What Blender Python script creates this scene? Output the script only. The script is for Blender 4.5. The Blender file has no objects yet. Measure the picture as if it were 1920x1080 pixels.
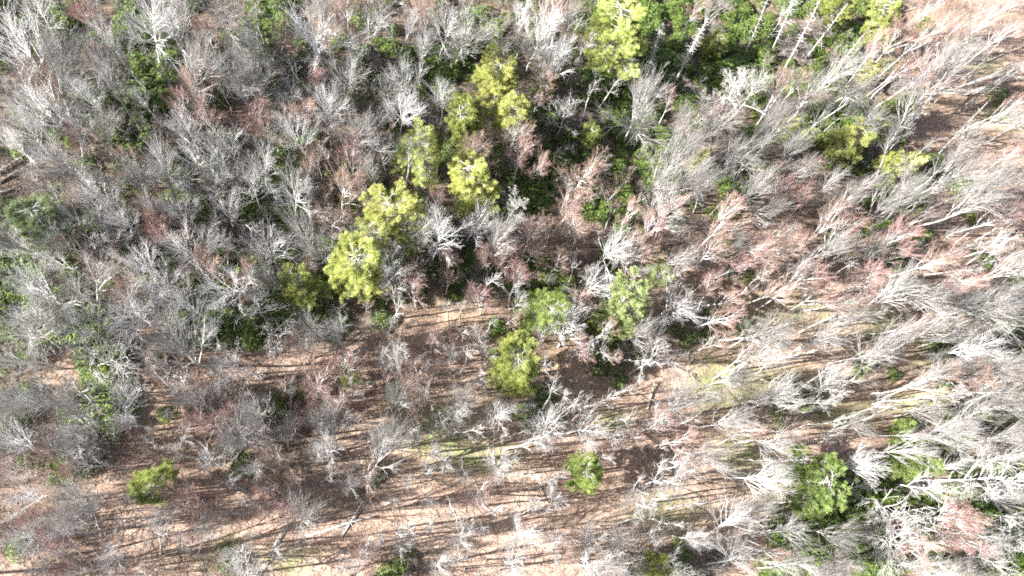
import bpy, math, random
import numpy as np
from mathutils import Vector, Matrix, Euler

# ------------------------------------------------------------------ camera, sky, sun, exposure
sc = bpy.context.scene
COL = sc.collection
CAM_H = 120.0
F = 1280.0                      # focal length in pixels of the 1920 wide photograph
cam_d = bpy.data.cameras.new('camera'); cam_d.sensor_width = 36.0; cam_d.lens = 24.0
cam_d.clip_start = 1.0; cam_d.clip_end = 3000.0
cam = bpy.data.objects.new('camera', cam_d); COL.objects.link(cam)
cam.location = (0, 0, CAM_H)
CAM_E = Euler((math.radians(17.0), math.radians(-6.8), 0.0), 'XYZ')
cam.rotation_euler = CAM_E
sc.camera = cam
CR = np.array(CAM_E.to_matrix())

SUN_EL, SUN_TRAVEL = 30.0, 7.0          # light travels to image right and a touch up
w = bpy.data.worlds.new('World'); sc.world = w; w.use_nodes = True
nt = w.node_tree; nt.nodes.clear()
sky = nt.nodes.new('ShaderNodeTexSky'); sky.sky_type = 'NISHITA'; sky.sun_disc = False
sky.sun_elevation = math.radians(SUN_EL)
sky.dust_density = 3.0; sky.air_density = .8
sky.sun_rotation = math.radians(270.0 - SUN_TRAVEL)
bg = nt.nodes.new('ShaderNodeBackground'); bg.inputs[1].default_value = 0.05
wo = nt.nodes.new('ShaderNodeOutputWorld')
nt.links.new(sky.outputs[0], bg.inputs[0]); nt.links.new(bg.outputs[0], wo.inputs[0])
sl = bpy.data.lights.new('sun', 'SUN'); sl.energy = 5.0; sl.angle = math.radians(0.4); sl.color = (1.0, 0.97, 0.93)
sun = bpy.data.objects.new('sun', sl); COL.objects.link(sun)
a, e = math.radians(SUN_TRAVEL), math.radians(SUN_EL)
sdir = Vector((math.cos(e) * math.cos(a), math.cos(e) * math.sin(a), -math.sin(e)))
sun.rotation_euler = sdir.to_track_quat('-Z', 'Y').to_euler()
sun.location = (-80, 0, 90)
sc.view_settings.view_transform = 'Standard'; sc.view_settings.look = 'None'
sc.view_settings.gamma = 1.0; sc.view_settings.use_curve_mapping = False
sc.view_settings.exposure = 2.22
sc.render.engine = 'CYCLES'
sc.cycles.filter_width = 1.8
sc.cycles.max_bounces = 5; sc.cycles.diffuse_bounces = 3; sc.cycles.glossy_bounces = 1
sc.cycles.transmission_bounces = 2; sc.cycles.use_denoising = False
sc.cycles.caustics_reflective = False; sc.cycles.caustics_refractive = False

# ------------------------------------------------------------------ helpers
R0 = np.random.default_rng(11)
random.seed(5)

def ghash(ix, iy, s):
    v = np.sin(ix * 127.1 + iy * 311.7 + s * 74.7) * 43758.5453
    return v - np.floor(v)

def vnoise(x, y, scale, s=0):
    x = np.asarray(x, float) / scale; y = np.asarray(y, float) / scale
    ix, iy = np.floor(x), np.floor(y); fx, fy = x - ix, y - iy
    fx = fx * fx * (3 - 2 * fx); fy = fy * fy * (3 - 2 * fy)
    a = ghash(ix, iy, s); b = ghash(ix + 1, iy, s); c = ghash(ix, iy + 1, s); d = ghash(ix + 1, iy + 1, s)
    return (a * (1 - fx) + b * fx) * (1 - fy) + (c * (1 - fx) + d * fx) * fy

def ground_z(x, y):
    x = np.asarray(x, float); y = np.asarray(y, float)
    z = (vnoise(x, y, 34, 1) - .5) * 3.6 + (vnoise(x, y, 11, 2) - .5) * 1.3 + (vnoise(x, y, 3.1, 3) - .5) * .38
    # shallow creek gully running across the middle of the frame
    g = np.exp(-((y - 24 - 6 * np.sin(x / 21.0) - .12 * x) / 4.5) ** 2)
    return z - 1.6 * g

def ray(px, py):
    d = CR @ np.array([(px - 960) / F, -(py - 540) / F, -1.0])
    return d

def at(px, py, h=0.0):
    """point seen at pixel (px,py) of the photograph that stands h metres above the forest floor"""
    d = ray(px, py); z = h
    for _ in range(6):
        t = (z - CAM_H) / d[2]; x, y = d[0] * t, d[1] * t
        z = float(ground_z(x, y)) + h
    return np.array([x, y, z])

RI = CR.T
def project(p):
    q = RI @ (np.asarray(p, float) - np.array([0, 0, CAM_H]))
    return 960 + F * q[0] / -q[2], 540 - F * q[1] / -q[2]

def tag(o, label=None, cat=None, group=None, kind=None):
    if label: o['label'] = label
    if cat: o['category'] = cat
    if group: o['group'] = group
    if kind: o['kind'] = kind
    return o

def mesh_obj(name, me, parent=None):
    o = bpy.data.objects.new(name, me); COL.objects.link(o)
    if parent: o.parent = parent
    return o

def empty(name, loc):
    o = bpy.data.objects.new(name, None); COL.objects.link(o); o.location = loc; o.empty_display_size = .5
    return o

def build_mesh(name, verts, faces, mats, midx=None, smooth=None):
    """verts (n,3); faces list of (k,nv) int arrays with equal nv inside each array"""
    me = bpy.data.meshes.new(name)
    me.vertices.add(len(verts)); me.vertices.foreach_set('co', np.ascontiguousarray(verts, np.float32).ravel())
    tot = [np.full(len(f), f.shape[1], np.int32) for f in faces if len(f)]
    idx = np.concatenate([f.ravel() for f in faces if len(f)]).astype(np.int32)
    tot = np.concatenate(tot); start = np.concatenate([[0], np.cumsum(tot)[:-1]]).astype(np.int32)
    me.loops.add(len(idx)); me.loops.foreach_set('vertex_index', idx)
    me.polygons.add(len(tot)); me.polygons.foreach_set('loop_start', start); me.polygons.foreach_set('loop_total', tot)
    for m in mats: me.materials.append(m)
    if midx is not None: me.polygons.foreach_set('material_index', np.asarray(midx, np.int32))
    if smooth is not None: me.polygons.foreach_set('use_smooth', np.asarray(smooth, bool))
    me.update(calc_edges=True); me.validate()
    return me

class Geo:
    """collects vertex/quad/tri blocks with material numbers"""
    def __init__(s): s.v = []; s.q = []; s.t = []; s.qm = []; s.tm = []; s.n = 0
    def add(s, v, q=None, t=None, m=0):
        if q is not None and len(q): s.q.append(q + s.n); s.qm.append(np.full(len(q), m))
        if t is not None and len(t): s.t.append(t + s.n); s.tm.append(np.full(len(t), m))
        s.v.append(v); s.n += len(v)
    def arrays(s):
        v = np.concatenate(s.v)
        q = np.concatenate(s.q) if s.q else np.zeros((0, 4), int)
        t = np.concatenate(s.t) if s.t else np.zeros((0, 3), int)
        m = np.concatenate(s.qm + s.tm) if (s.qm or s.tm) else np.zeros(0)
        return v, q, t, m
    def mesh(s, name, mats, smooth=True):
        v, q, t, m = s.arrays()
        return build_mesh(name, v, [q, t], mats, m, np.full(len(m), smooth))

def norm(v): return v / (np.linalg.norm(v, axis=-1, keepdims=True) + 1e-9)

def prisms(A, B, ra, rb, sides=3):
    """each segment A->B its own little prism"""
    A = np.asarray(A); B = np.asarray(B); d = norm(B - A)
    ref = np.where(np.abs(d[:, 2:3]) > .9, np.array([[1., 0, 0]]), np.array([[0, 0, 1.]]))
    u = norm(np.cross(d, ref)); v = np.cross(d, u)
    n = len(A); ang = np.arange(sides) * 2 * math.pi / sides
    ring = u[:, None, :] * np.cos(ang)[None, :, None] + v[:, None, :] * np.sin(ang)[None, :, None]
    V = np.concatenate([A[:, None] + ring * np.asarray(ra)[:, None, None], B[:, None] + ring * np.asarray(rb)[:, None, None]], 1).reshape(-1, 3)
    b = (np.arange(n) * 2 * sides)[:, None]
    q = [np.stack([b[:, 0] + k, b[:, 0] + (k + 1) % sides, b[:, 0] + sides + (k + 1) % sides, b[:, 0] + sides + k], 1) for k in range(sides)]
    return V, np.concatenate(q)

def tube(P, Rr, sides=8, cap=True):
    P = np.asarray(P, float); n = len(P); d = norm(np.gradient(P, axis=0))
    ref = np.array([1., 0, 0]) if abs(d[0, 2]) > .8 else np.array([0, 0, 1.])
    u = norm(np.cross(d, ref)); v = np.cross(d, u); ang = np.arange(sides) * 2 * math.pi / sides
    V = (P[:, None] + (u[:, None] * np.cos(ang)[None, :, None] + v[:, None] * np.sin(ang)[None, :, None]) * np.asarray(Rr)[:, None, None]).reshape(-1, 3)
    q = [[i * sides + k, i * sides + (k + 1) % sides, (i + 1) * sides + (k + 1) % sides, (i + 1) * sides + k] for i in range(n - 1) for k in range(sides)]
    V = np.vstack([V, P[:1], P[-1:]]); t = []
    for k in range(sides):
        t.append([n * sides, (k + 1) % sides, k]); t.append([n * sides + 1, (n - 1) * sides + k, (n - 1) * sides + (k + 1) % sides])
    return V, np.array(q), np.array(t)

# ------------------------------------------------------------------ materials
def mat(name, c1, c2, scale=1.2, rough=.8, rand=.25, trans=0.0, bump=0.0, c3=None, spec=.2, hue=0.0):
    m = bpy.data.materials.new(name); m.use_nodes = True; n = m.node_tree; N = n.nodes; L = n.links; N.clear()
    out = N.new('ShaderNodeOutputMaterial'); p = N.new('ShaderNodeBsdfPrincipled')
    p.inputs['Roughness'].default_value = rough; p.inputs['Specular IOR Level'].default_value = spec
    geo = N.new('ShaderNodeNewGeometry'); oi = N.new('ShaderNodeObjectInfo')
    no = N.new('ShaderNodeTexNoise'); no.inputs['Scale'].default_value = scale; no.inputs['Detail'].default_value = 3
    L.new(geo.outputs['Position'], no.inputs['Vector'])
    r = N.new('ShaderNodeValToRGB'); r.color_ramp.elements[0].position = .36; r.color_ramp.elements[1].position = .64
    r.color_ramp.elements[0].color = (*c1, 1); r.color_ramp.elements[1].color = (*c2, 1)
    if c3:
        el = r.color_ramp.elements.new(.5); el.color = (*c3, 1)
    L.new(no.outputs['Fac'], r.inputs['Fac'])
    hs = N.new('ShaderNodeHueSaturation')
    mr = N.new('ShaderNodeMapRange'); mr.inputs[3].default_value = 1 - rand; mr.inputs[4].default_value = 1 + rand
    L.new(oi.outputs['Random'], mr.inputs[0]); L.new(mr.outputs[0], hs.inputs['Value'])
    if hue:
        mh = N.new('ShaderNodeMapRange'); mh.inputs[3].default_value = .5 - hue; mh.inputs[4].default_value = .5 + hue
        wn = N.new('ShaderNodeMath'); wn.operation = 'FRACT'; mu = N.new('ShaderNodeMath'); mu.operation = 'MULTIPLY'; mu.inputs[1].default_value = 7.31
        L.new(oi.outputs['Random'], mu.inputs[0]); L.new(mu.outputs[0], wn.inputs[0]); L.new(wn.outputs[0], mh.inputs[0]); L.new(mh.outputs[0], hs.inputs['Hue'])
    L.new(r.outputs[0], hs.inputs['Color']); L.new(hs.outputs[0], p.inputs['Base Color'])
    if bump:
        b = N.new('ShaderNodeBump'); b.inputs['Strength'].default_value = bump; b.inputs['Distance'].default_value = .1
        n2 = N.new('ShaderNodeTexNoise'); n2.inputs['Scale'].default_value = 9; L.new(geo.outputs['Position'], n2.inputs['Vector'])
        L.new(n2.outputs['Fac'], b.inputs['Height']); L.new(b.outputs[0], p.inputs['Normal'])
    if trans:
        t = N.new('ShaderNodeBsdfTranslucent'); L.new(hs.outputs[0], t.inputs['Color']); mx = N.new('ShaderNodeMixShader'); mx.inputs[0].default_value = trans
        L.new(p.outputs[0], mx.inputs[1]); L.new(t.outputs[0], mx.inputs[2]); L.new(mx.outputs[0], out.inputs[0])
    else: L.new(p.outputs[0], out.inputs[0])
    return m

M = dict(
    bark=mat('grey_bark', (.30, .29, .28), (.50, .49, .47), 1.6, rand=.18, bump=.4),
    limb=mat('pale_limb_bark', (.27, .26, .25), (.46, .45, .435), 1.1, rand=.22),
    silver=mat('silver_limb_bark', (.50, .497, .49), (.74, .735, .725), 1.1, rand=.16),  # bark colour lightened to offset the shadow side seen on left-hand trees
    silvertwig=mat('silver_twig', (.33, .324, .318), (.50, .49, .482), .5, rand=.2),  # twigs paler too, compensating in colour for the shaded view
    twig=mat('grey_twig', (.19, .182, .175), (.32, .308, .298), .5, rand=.25),
    pinktwig=mat('pink_budded_twig', (.28, .185, .155), (.40, .28, .24), .5, rand=.18, hue=.018),
    brush=mat('brush_twig', (.16, .135, .125), (.29, .25, .24), .12, c3=(.24, .225, .215), rand=0),
    dead=mat('bleached_dead_wood', (.33, .32, .305), (.52, .51, .49), 2.0, rand=.06, bump=.3),
    log=mat('weathered_log', (.26, .23, .20), (.46, .42, .38), 1.8, rand=.3, bump=.5),
    pine_bark=mat('pine_bark', (.26, .23, .21), (.48, .45, .43), 2.5, rand=.15, bump=.5),
    needle=mat('yellow_green_needles', (.38, .43, .10), (.68, .70, .31), 1.1, rough=.6, rand=.14, trans=.5, hue=.009),
    needle_green=mat('green_needles', (.24, .32, .08), (.50, .57, .21), 1.1, rough=.6, rand=.15, trans=.5, hue=.02),
    needle_soft=mat('soft_grey_green_needles', (.32, .40, .16), (.56, .62, .31), .9, rough=.6, rand=.1, trans=.5),
    needle_dull=mat('dull_blue_green_needles', (.12, .17, .08), (.27, .33, .17), .9, rough=.6, rand=.1, trans=.4),
    laurel=mat('laurel_leaf', (.035, .075, .014), (.21, .29, .06), 1.6, rough=.42, rand=0, trans=.2, spec=.45),
    shrub=mat('bright_shrub_leaf', (.09, .16, .02), (.19, .27, .04), .8, rough=.45, rand=.15, trans=.3, spec=.4, hue=.02),
    grass=mat('thin_grass', (.13, .17, .04), (.33, .34, .12), .8, rough=.7, rand=0, trans=.3),
    rock=mat('grey_rock', (.22, .21, .2), (.42, .41, .39), 3, rand=.2, bump=.5),
)

# ------------------------------------------------------------------ what grows where, read off the photograph (80 px cells)
MAP = ["gg.g..G.g.ggggGGgGggGppp",
       "..gGg.g.ggGG.gGGGGgg.ppo",
       "..gG......ggg.Ggg..ggpop",
       "..ggg.g...g.ggGg.g.ggppp",
       "..g.g.G.g..gGggg.gppgg.p",
       "g..g..g....gppg.ppp.gppp",
       "gg.g.gg..ggggg.oppppppp.",
       ".g..gGgg.ooog....pmomm..",
       ".oG.oppppooooogomooo.p..",
       "..Gopp.poppm.oooo..omm..",
       "...oo...omooooopmooom...",
       "p.oopopo.ooooooomooGG.g.",
       "..oooooooooooooomo.G.GpG",
       "o.moo.moo.oooo.g.oG.Gp.G"]
def cell(px, py):
    j = min(23, max(0, int(px // 80))); i = min(13, max(0, int(py // 80)))
    return MAP[i][j]
MOSS = [(1385, 615, 60, 26), (1660, 598, 50, 18), (1500, 580, 45, 18), (1345, 715, 45, 30), (1390, 735, 50, 22), (820, 800, 60, 36), (1390, 850, 40, 24),
        (1250, 960, 50, 20), (1730, 765, 60, 20), (1790, 690, 60, 26), (545, 1050, 30, 14), (430, 1040, 30, 14), (1870, 660, 50, 30), (1900, 900, 40, 30),
        (1700, 540, 30, 12), (1840, 120, 40, 20), (1880, 220, 40, 20), (900, 860, 50, 16), (1460, 945, 40, 20), (1140, 790, 30, 14), (1560, 770, 60, 20), (1880, 780, 60, 30), (1480, 720, 60, 20)]
GOLD = [(860, 580, 60, 20), (1010, 520, 45, 16), (1330, 520, 60, 14), (1490, 560, 60, 20), (1040, 640, 60, 60), (1700, 150, 60, 60), (1700, 130, 60, 40), (1560, 640, 40, 30)]

# ------------------------------------------------------------------ ground
def make_ground():
    inner_x = np.arange(-125, 145.1, .55); inner_y = np.arange(-40, 150.1, .55)
    ox = lambda s, e, n: np.linspace(s, e, n)
    xs = np.concatenate([ox(-900, -130, 24), inner_x, ox(150, 900, 24)]); ys = np.concatenate([ox(-700, -45, 20), inner_y, ox(156, 900, 24)])
    X, Y = np.meshgrid(xs, ys); Z = ground_z(X, Y)
    V = np.stack([X, Y, Z], -1).reshape(-1, 3); nx, ny = len(xs), len(ys)
    i, j = np.meshgrid(np.arange(ny - 1), np.arange(nx - 1), indexing='ij'); b = (i * nx + j).ravel()
    q = np.stack([b, b + 1, b + nx + 1, b + nx], 1)
    m = bpy.data.materials.new('leaf_litter'); m.use_nodes = True; N = m.node_tree.nodes; L = m.node_tree.links
    p = N['Principled BSDF']; p.inputs['Roughness'].default_value = .9; p.inputs['Specular IOR Level'].default_value = .1
    geo = N.new('ShaderNodeNewGeometry')
    def noise(scale, det, rough=.5, stretch=None):
        n = N.new('ShaderNodeTexNoise'); n.inputs['Scale'].default_value = scale; n.inputs['Detail'].default_value = det; n.inputs['Roughness'].default_value = rough
        if stretch:
            mp = N.new('ShaderNodeMapping'); mp.inputs['Scale'].default_value = stretch; L.new(geo.outputs['Position'], mp.inputs[0]); L.new(mp.outputs[0], n.inputs['Vector'])
        else: L.new(geo.outputs['Position'], n.inputs['Vector'])
        return n
    def ramp(src, stops):
        r = N.new('ShaderNodeValToRGB'); e = r.color_ramp.elements
        while len(e) < len(stops): e.new(.5)
        for k, (pos, c) in enumerate(stops): e[k].position = pos; e[k].color = (*c, 1)
        L.new(src, r.inputs[0]); return r
    def mix(fac, a, b, mode='MIX', f=None):
        x = N.new('ShaderNodeMix'); x.data_type = 'RGBA'; x.blend_type = mode
        if f is None: L.new(fac, x.inputs[0])
        else: x.inputs[0].default_value = f
        L.new(a, x.inputs[6]); L.new(b, x.inputs[7]); return x.outputs[2]
    base = ramp(noise(.09, 5, .6).outputs['Fac'], [(.3, (.30, .213, .17)), (.5, (.39, .295, .24)), (.7, (.47, .365, .30))])
    fine = ramp(noise(2.6, 6, .75).outputs['Fac'], [(.32, (.34, .30, .28)), (.45, (.80, .77, .75)), (.62, (1.2, 1.17, 1.12))])
    c = mix(None, base.outputs[0], fine.outputs[0], 'MULTIPLY', 1.0)
    mid = ramp(noise(.95, 4, .65).outputs['Fac'], [(.34, (.70, .66, .64)), (.5, (1, 1, 1)), (.66, (1.12, 1.1, 1.08))])
    c = mix(None, c, mid.outputs[0], 'MULTIPLY', 1.0)
    leaf = ramp(noise(9, 3, .7).outputs['Fac'], [(.36, (.38, .34, .31)), (.5, (1, 1, 1)), (.66, (1.35, 1.3, 1.25))])
    c = mix(None, c, leaf.outputs[0], 'MULTIPLY', .75)
    at_ = N.new('ShaderNodeAttribute'); at_.attribute_name = 'cover'; sp = N.new('ShaderNodeSeparateColor'); L.new(at_.outputs['Color'], sp.inputs[0])
    mossn = noise(.8, 6, .7)
    def masked(ch, lo, hi):
        mu = N.new('ShaderNodeMath'); mu.operation = 'MULTIPLY'; L.new(sp.outputs[ch], mu.inputs[0])
        r = ramp(mossn.outputs['Fac'], [(lo, (0, 0, 0)), (hi, (1, 1, 1))]); L.new(r.outputs[0], mu.inputs[1]); return mu.outputs[0]
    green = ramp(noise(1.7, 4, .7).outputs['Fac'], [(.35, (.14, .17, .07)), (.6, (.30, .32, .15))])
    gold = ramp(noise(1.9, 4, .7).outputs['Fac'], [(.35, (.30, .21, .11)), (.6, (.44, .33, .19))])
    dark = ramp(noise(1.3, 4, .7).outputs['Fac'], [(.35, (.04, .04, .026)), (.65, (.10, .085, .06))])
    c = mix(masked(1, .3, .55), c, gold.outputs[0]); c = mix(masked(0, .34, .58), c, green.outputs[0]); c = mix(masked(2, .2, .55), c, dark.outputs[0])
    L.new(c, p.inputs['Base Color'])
    bm = N.new('ShaderNodeBump'); bm.inputs['Strength'].default_value = .6; bm.inputs['Distance'].default_value = .25
    L.new(noise(3.4, 6, .8).outputs['Fac'], bm.inputs['Height']); L.new(bm.outputs[0], p.inputs['Normal'])
    me = build_mesh('ground', V, [q], [m], None, np.ones(len(q)))
    rel = (V - np.array([0, 0, CAM_H])) @ CR
    px = 960 + F * rel[:, 0] / np.maximum(-rel[:, 2], 1); py = 540 - F * rel[:, 1] / np.maximum(-rel[:, 2], 1)
    # each patch is laid on the ground around its own centre in metres
    colr = np.zeros((len(V), 4), np.float32); colr[:, 3] = 1
    for ch, lst in ((0, MOSS), (1, GOLD)):
        for (mx_, my_, rx, ry) in lst:
            c0 = at(mx_, my_); r_x = rx * .13; r_y = ry * .15
            colr[:, ch] += (1.05, .5)[ch] * np.exp(-((V[:, 0] - c0[0]) / r_x) ** 2 - ((V[:, 1] - c0[1]) / r_y) ** 2)
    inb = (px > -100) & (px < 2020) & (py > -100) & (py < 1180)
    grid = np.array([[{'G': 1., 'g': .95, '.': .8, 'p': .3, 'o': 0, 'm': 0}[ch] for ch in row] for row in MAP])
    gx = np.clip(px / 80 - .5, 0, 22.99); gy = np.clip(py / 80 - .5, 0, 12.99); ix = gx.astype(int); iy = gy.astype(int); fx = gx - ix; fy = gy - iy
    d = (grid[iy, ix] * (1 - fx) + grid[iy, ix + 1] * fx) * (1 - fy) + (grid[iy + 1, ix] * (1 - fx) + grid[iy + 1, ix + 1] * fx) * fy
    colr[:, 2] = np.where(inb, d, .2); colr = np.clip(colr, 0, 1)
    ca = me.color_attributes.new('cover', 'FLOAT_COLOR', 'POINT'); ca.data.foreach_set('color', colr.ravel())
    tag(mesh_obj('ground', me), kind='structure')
make_ground()

# ------------------------------------------------------------------ bare tree templates
UP = np.array([0, 0, 1.0])
def rot_away(d, ang, rng):
    p = rng.normal(0, 1, 3); p -= d * p.dot(d); p /= np.linalg.norm(p) + 1e-9
    return d * math.cos(ang) + p * math.sin(ang)

def grow(rng, p, d, L, r, lev, maxlev, out, P):
    n = (6, 5, 4, 3, 2)[lev]; wig = P['wig'] * (1, 1, 1.1, 1.3, 1.5)[lev]; pts = [p]; rad = [max(P['rmin'], r)]; dirs = [d]
    for i in range(n):
        d = d + rng.normal(0, wig, 3) + UP * P['trop']; d = d / math.sqrt(d.dot(d))
        p = p + d * (L / n); pts.append(p); dirs.append(d); rad.append(max(P['rmin'], r * (1 - .68 * (i + 1) / n)))
    for i in range(n): out.append((pts[i], pts[i + 1], rad[i], rad[i + 1], lev))
    if lev < maxlev:
        k = P['kids'][lev]
        for j in range(k):
            t = .22 + .78 * (j + rng.random()) / k; f = t * n; i = min(n - 1, int(f)); f -= i
            q = pts[i] * (1 - f) + pts[i + 1] * f; rq = rad[i] * (1 - f) + rad[i + 1] * f
            c = rot_away(dirs[i + 1], math.radians(rng.uniform(*P['ang'])), rng)
            if c[2] < -.15: c[2] *= -.4; c /= np.linalg.norm(c)
            grow(rng, q, c, L * rng.uniform(*P['lr']) * (1.12 - .45 * t), max(P['rmin'], min(rq * .85, r * (P['rr'], .62, .42, .45)[lev])), lev + 1, maxlev, out, P)

def gen_tree(seed, h=19., limbs=11, kids=(0, 7, 5, 4), fork=.42, limb_len=.34, limb_ang=(28, 60), wig=.10, trop=.05, rmin=.0085, trunk_r=.23, ang=(22, 48), stems=1, maxlev=4, lr=(.42, .66)):
    rng = np.random.default_rng(seed); segs = []; trunks = []
    P = dict(wig=wig, trop=trop, rmin=rmin, kids=kids, ang=ang, rr=.55, lr=lr)
    for s in range(stems):
        d = norm(np.array([rng.normal(0, .05), rng.normal(0, .05), 1.])) if stems == 1 else norm(np.array([math.cos(s * 6.28 / stems + rng.random()) * .28, math.sin(s * 6.28 / stems + rng.random()) * .28, 1.]))
        p = np.zeros(3) + (0 if stems == 1 else d * np.array([.4, .4, 0])); n = 12; pts = [p - UP * .5]; H = h * .86 * rng.uniform(.9, 1)
        for i in range(n):
            d = norm(d + rng.normal(0, .055, 3) + UP * .05); pts.append(pts[-1] + d * (H / n))
        pts = np.array(pts); tr = trunk_r * (1 if stems == 1 else .72)
        rads = tr * np.interp(np.linspace(0, 1, n + 1), [0, .06, .5, 1], [1.35, 1.0, .72, .16])
        trunks.append((pts, rads))
        nl = limbs if stems == 1 else int(limbs * .62)
        az = rng.random() * 6.28
        for k in range(nl):
            t = fork + (1 - fork) * ((k + rng.random() * .8) / nl) ** .9; f = t * n; i = min(n - 1, int(f)); f -= i
            q = pts[i] * (1 - f) + pts[i + 1] * f; rq = np.interp(t, np.linspace(0, 1, n + 1), rads)
            az += 2.399 + rng.normal(0, .35)
            el = math.radians(rng.uniform(*limb_ang)) * (1.12 - .55 * (t - fork) / (1 - fork))
            ax = norm(pts[i + 1] - pts[i]); sd = norm(np.cross(ax, np.array([math.cos(az), math.sin(az), .01])))
            c = ax * math.cos(el) + sd * math.sin(el)
            grow(rng, q, c, h * limb_len * rng.uniform(.72, 1.15) * (1.1 - .45 * (t - fork) / (1 - fork)), max(rmin * 2, min(rq * .85, tr * .56)), 1, maxlev, segs, P)
    return trunks, segs

def seg_arrays(segs):
    A = np.array([s[0] for s in segs]); B = np.array([s[1] for s in segs]); ra = np.array([s[2] for s in segs]); rb = np.array([s[3] for s in segs]); lv = np.array([s[4] for s in segs])
    return A, B, ra, rb, lv

def crown_geo(g, segs, lim=2):
    A, B, ra, rb, lv = seg_arrays(segs); big = lv <= lim
    v, q = prisms(A[big], B[big] + (B[big] - A[big]) * .02, ra[big], rb[big], 4); g.add(v, q, None, 0)
    sm = ~big
    if sm.any():
        v, q = prisms(A[sm], B[sm], ra[sm], rb[sm], 3); g.add(v, q, None, 1)

def template(seed, mats, **kw):
    tr, segs = gen_tree(seed, **kw); gt = Geo()
    for P_, r_ in tr:
        v, q, t = tube(P_, r_, 8); gt.add(v, q, t, 0)
    gc = Geo(); crown_geo(gc, segs)
    z = np.array([s[1] for s in segs]); cz = z[:, 2].mean(); c = z.mean(0); rad = np.percentile(np.hypot(z[:, 0] - c[0], z[:, 1] - c[1]), 88)
    return dict(trunk=gt.mesh('trunk', [mats[0]]), crown=gc.mesh('crown', mats[1:]), h=kw.get('h', 19.), cz=cz, rad=rad, c=c, geo=(gt.arrays(), gc.arrays()))

SILVER = [M['silver'], M['silver'], M['silvertwig']]; GREY = [M['bark'], M['limb'], M['twig']]; PINK = [M['silver'], M['silver'], M['pinktwig']]  # first set is paler to make up for crowns seen from their shaded side
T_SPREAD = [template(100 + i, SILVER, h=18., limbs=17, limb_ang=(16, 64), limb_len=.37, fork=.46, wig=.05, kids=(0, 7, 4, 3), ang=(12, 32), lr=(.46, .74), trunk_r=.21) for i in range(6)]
T_FAN = [template(200 + i, GREY, h=19., limbs=21, limb_ang=(8, 38), limb_len=.40, fork=.50, wig=.035, kids=(0, 6, 4, 2), ang=(8, 22), lr=(.5, .8), trunk_r=.20) for i in range(6)]
T_SLIM = [template(300 + i, GREY, h=22., limbs=15, limb_ang=(8, 30), limb_len=.26, fork=.55, wig=.04, kids=(0, 5, 3, 2), trunk_r=.18, ang=(9, 23), lr=(.5, .8)) for i in range(5)]
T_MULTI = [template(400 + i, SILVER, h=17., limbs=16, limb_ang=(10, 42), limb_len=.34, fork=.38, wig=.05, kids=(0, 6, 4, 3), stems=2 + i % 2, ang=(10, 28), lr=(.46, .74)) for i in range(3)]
T_GNARL = [template(500 + i, [M['dead'], M['dead'], M['limb']], h=15., limbs=10, limb_ang=(32, 72), limb_len=.44, fork=.36, wig=.15, kids=(0, 7, 5, 2), trunk_r=.25, rmin=.012, ang=(20, 48)) for i in range(3)]
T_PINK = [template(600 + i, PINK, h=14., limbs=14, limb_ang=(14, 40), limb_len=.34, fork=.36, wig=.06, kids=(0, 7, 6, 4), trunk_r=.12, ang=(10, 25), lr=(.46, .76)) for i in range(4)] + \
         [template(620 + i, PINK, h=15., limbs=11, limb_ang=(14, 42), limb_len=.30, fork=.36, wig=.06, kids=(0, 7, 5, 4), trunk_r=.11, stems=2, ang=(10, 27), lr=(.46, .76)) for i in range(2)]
T_PINKSLIM = [template(640 + i, PINK, h=18., limbs=9, limb_ang=(12, 30), limb_len=.24, fork=.46, wig=.05, kids=(0, 6, 5, 4), trunk_r=.12, ang=(9, 23), lr=(.5, .78)) for i in range(3)]
T_POLE = [template(660 + i, GREY, h=16., limbs=8, limb_ang=(12, 36), limb_len=.15, fork=.58, wig=.07, kids=(0, 5, 3, 0), trunk_r=.13, ang=(16, 38), maxlev=3, rmin=.012) for i in range(5)] + \
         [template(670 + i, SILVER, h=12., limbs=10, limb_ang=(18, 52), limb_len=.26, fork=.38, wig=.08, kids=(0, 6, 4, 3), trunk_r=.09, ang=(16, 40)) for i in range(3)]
T_BRUSH = [template(700 + i, [M['brush'], M['brush'], M['brush']], h=4.2, limbs=9, limb_ang=(20, 62), limb_len=.55, fork=.1, wig=.14, kids=(0, 6, 4, 0), trunk_r=.04, rmin=.013, maxlev=3, stems=2) for i in range(5)]
T_WOODS = [template(800 + i, GREY, h=18., limbs=11, limb_ang=(24, 56), limb_len=.32, fork=.42, kids=(0, 6, 4, 2), rmin=.024) for i in range(2)]

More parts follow.
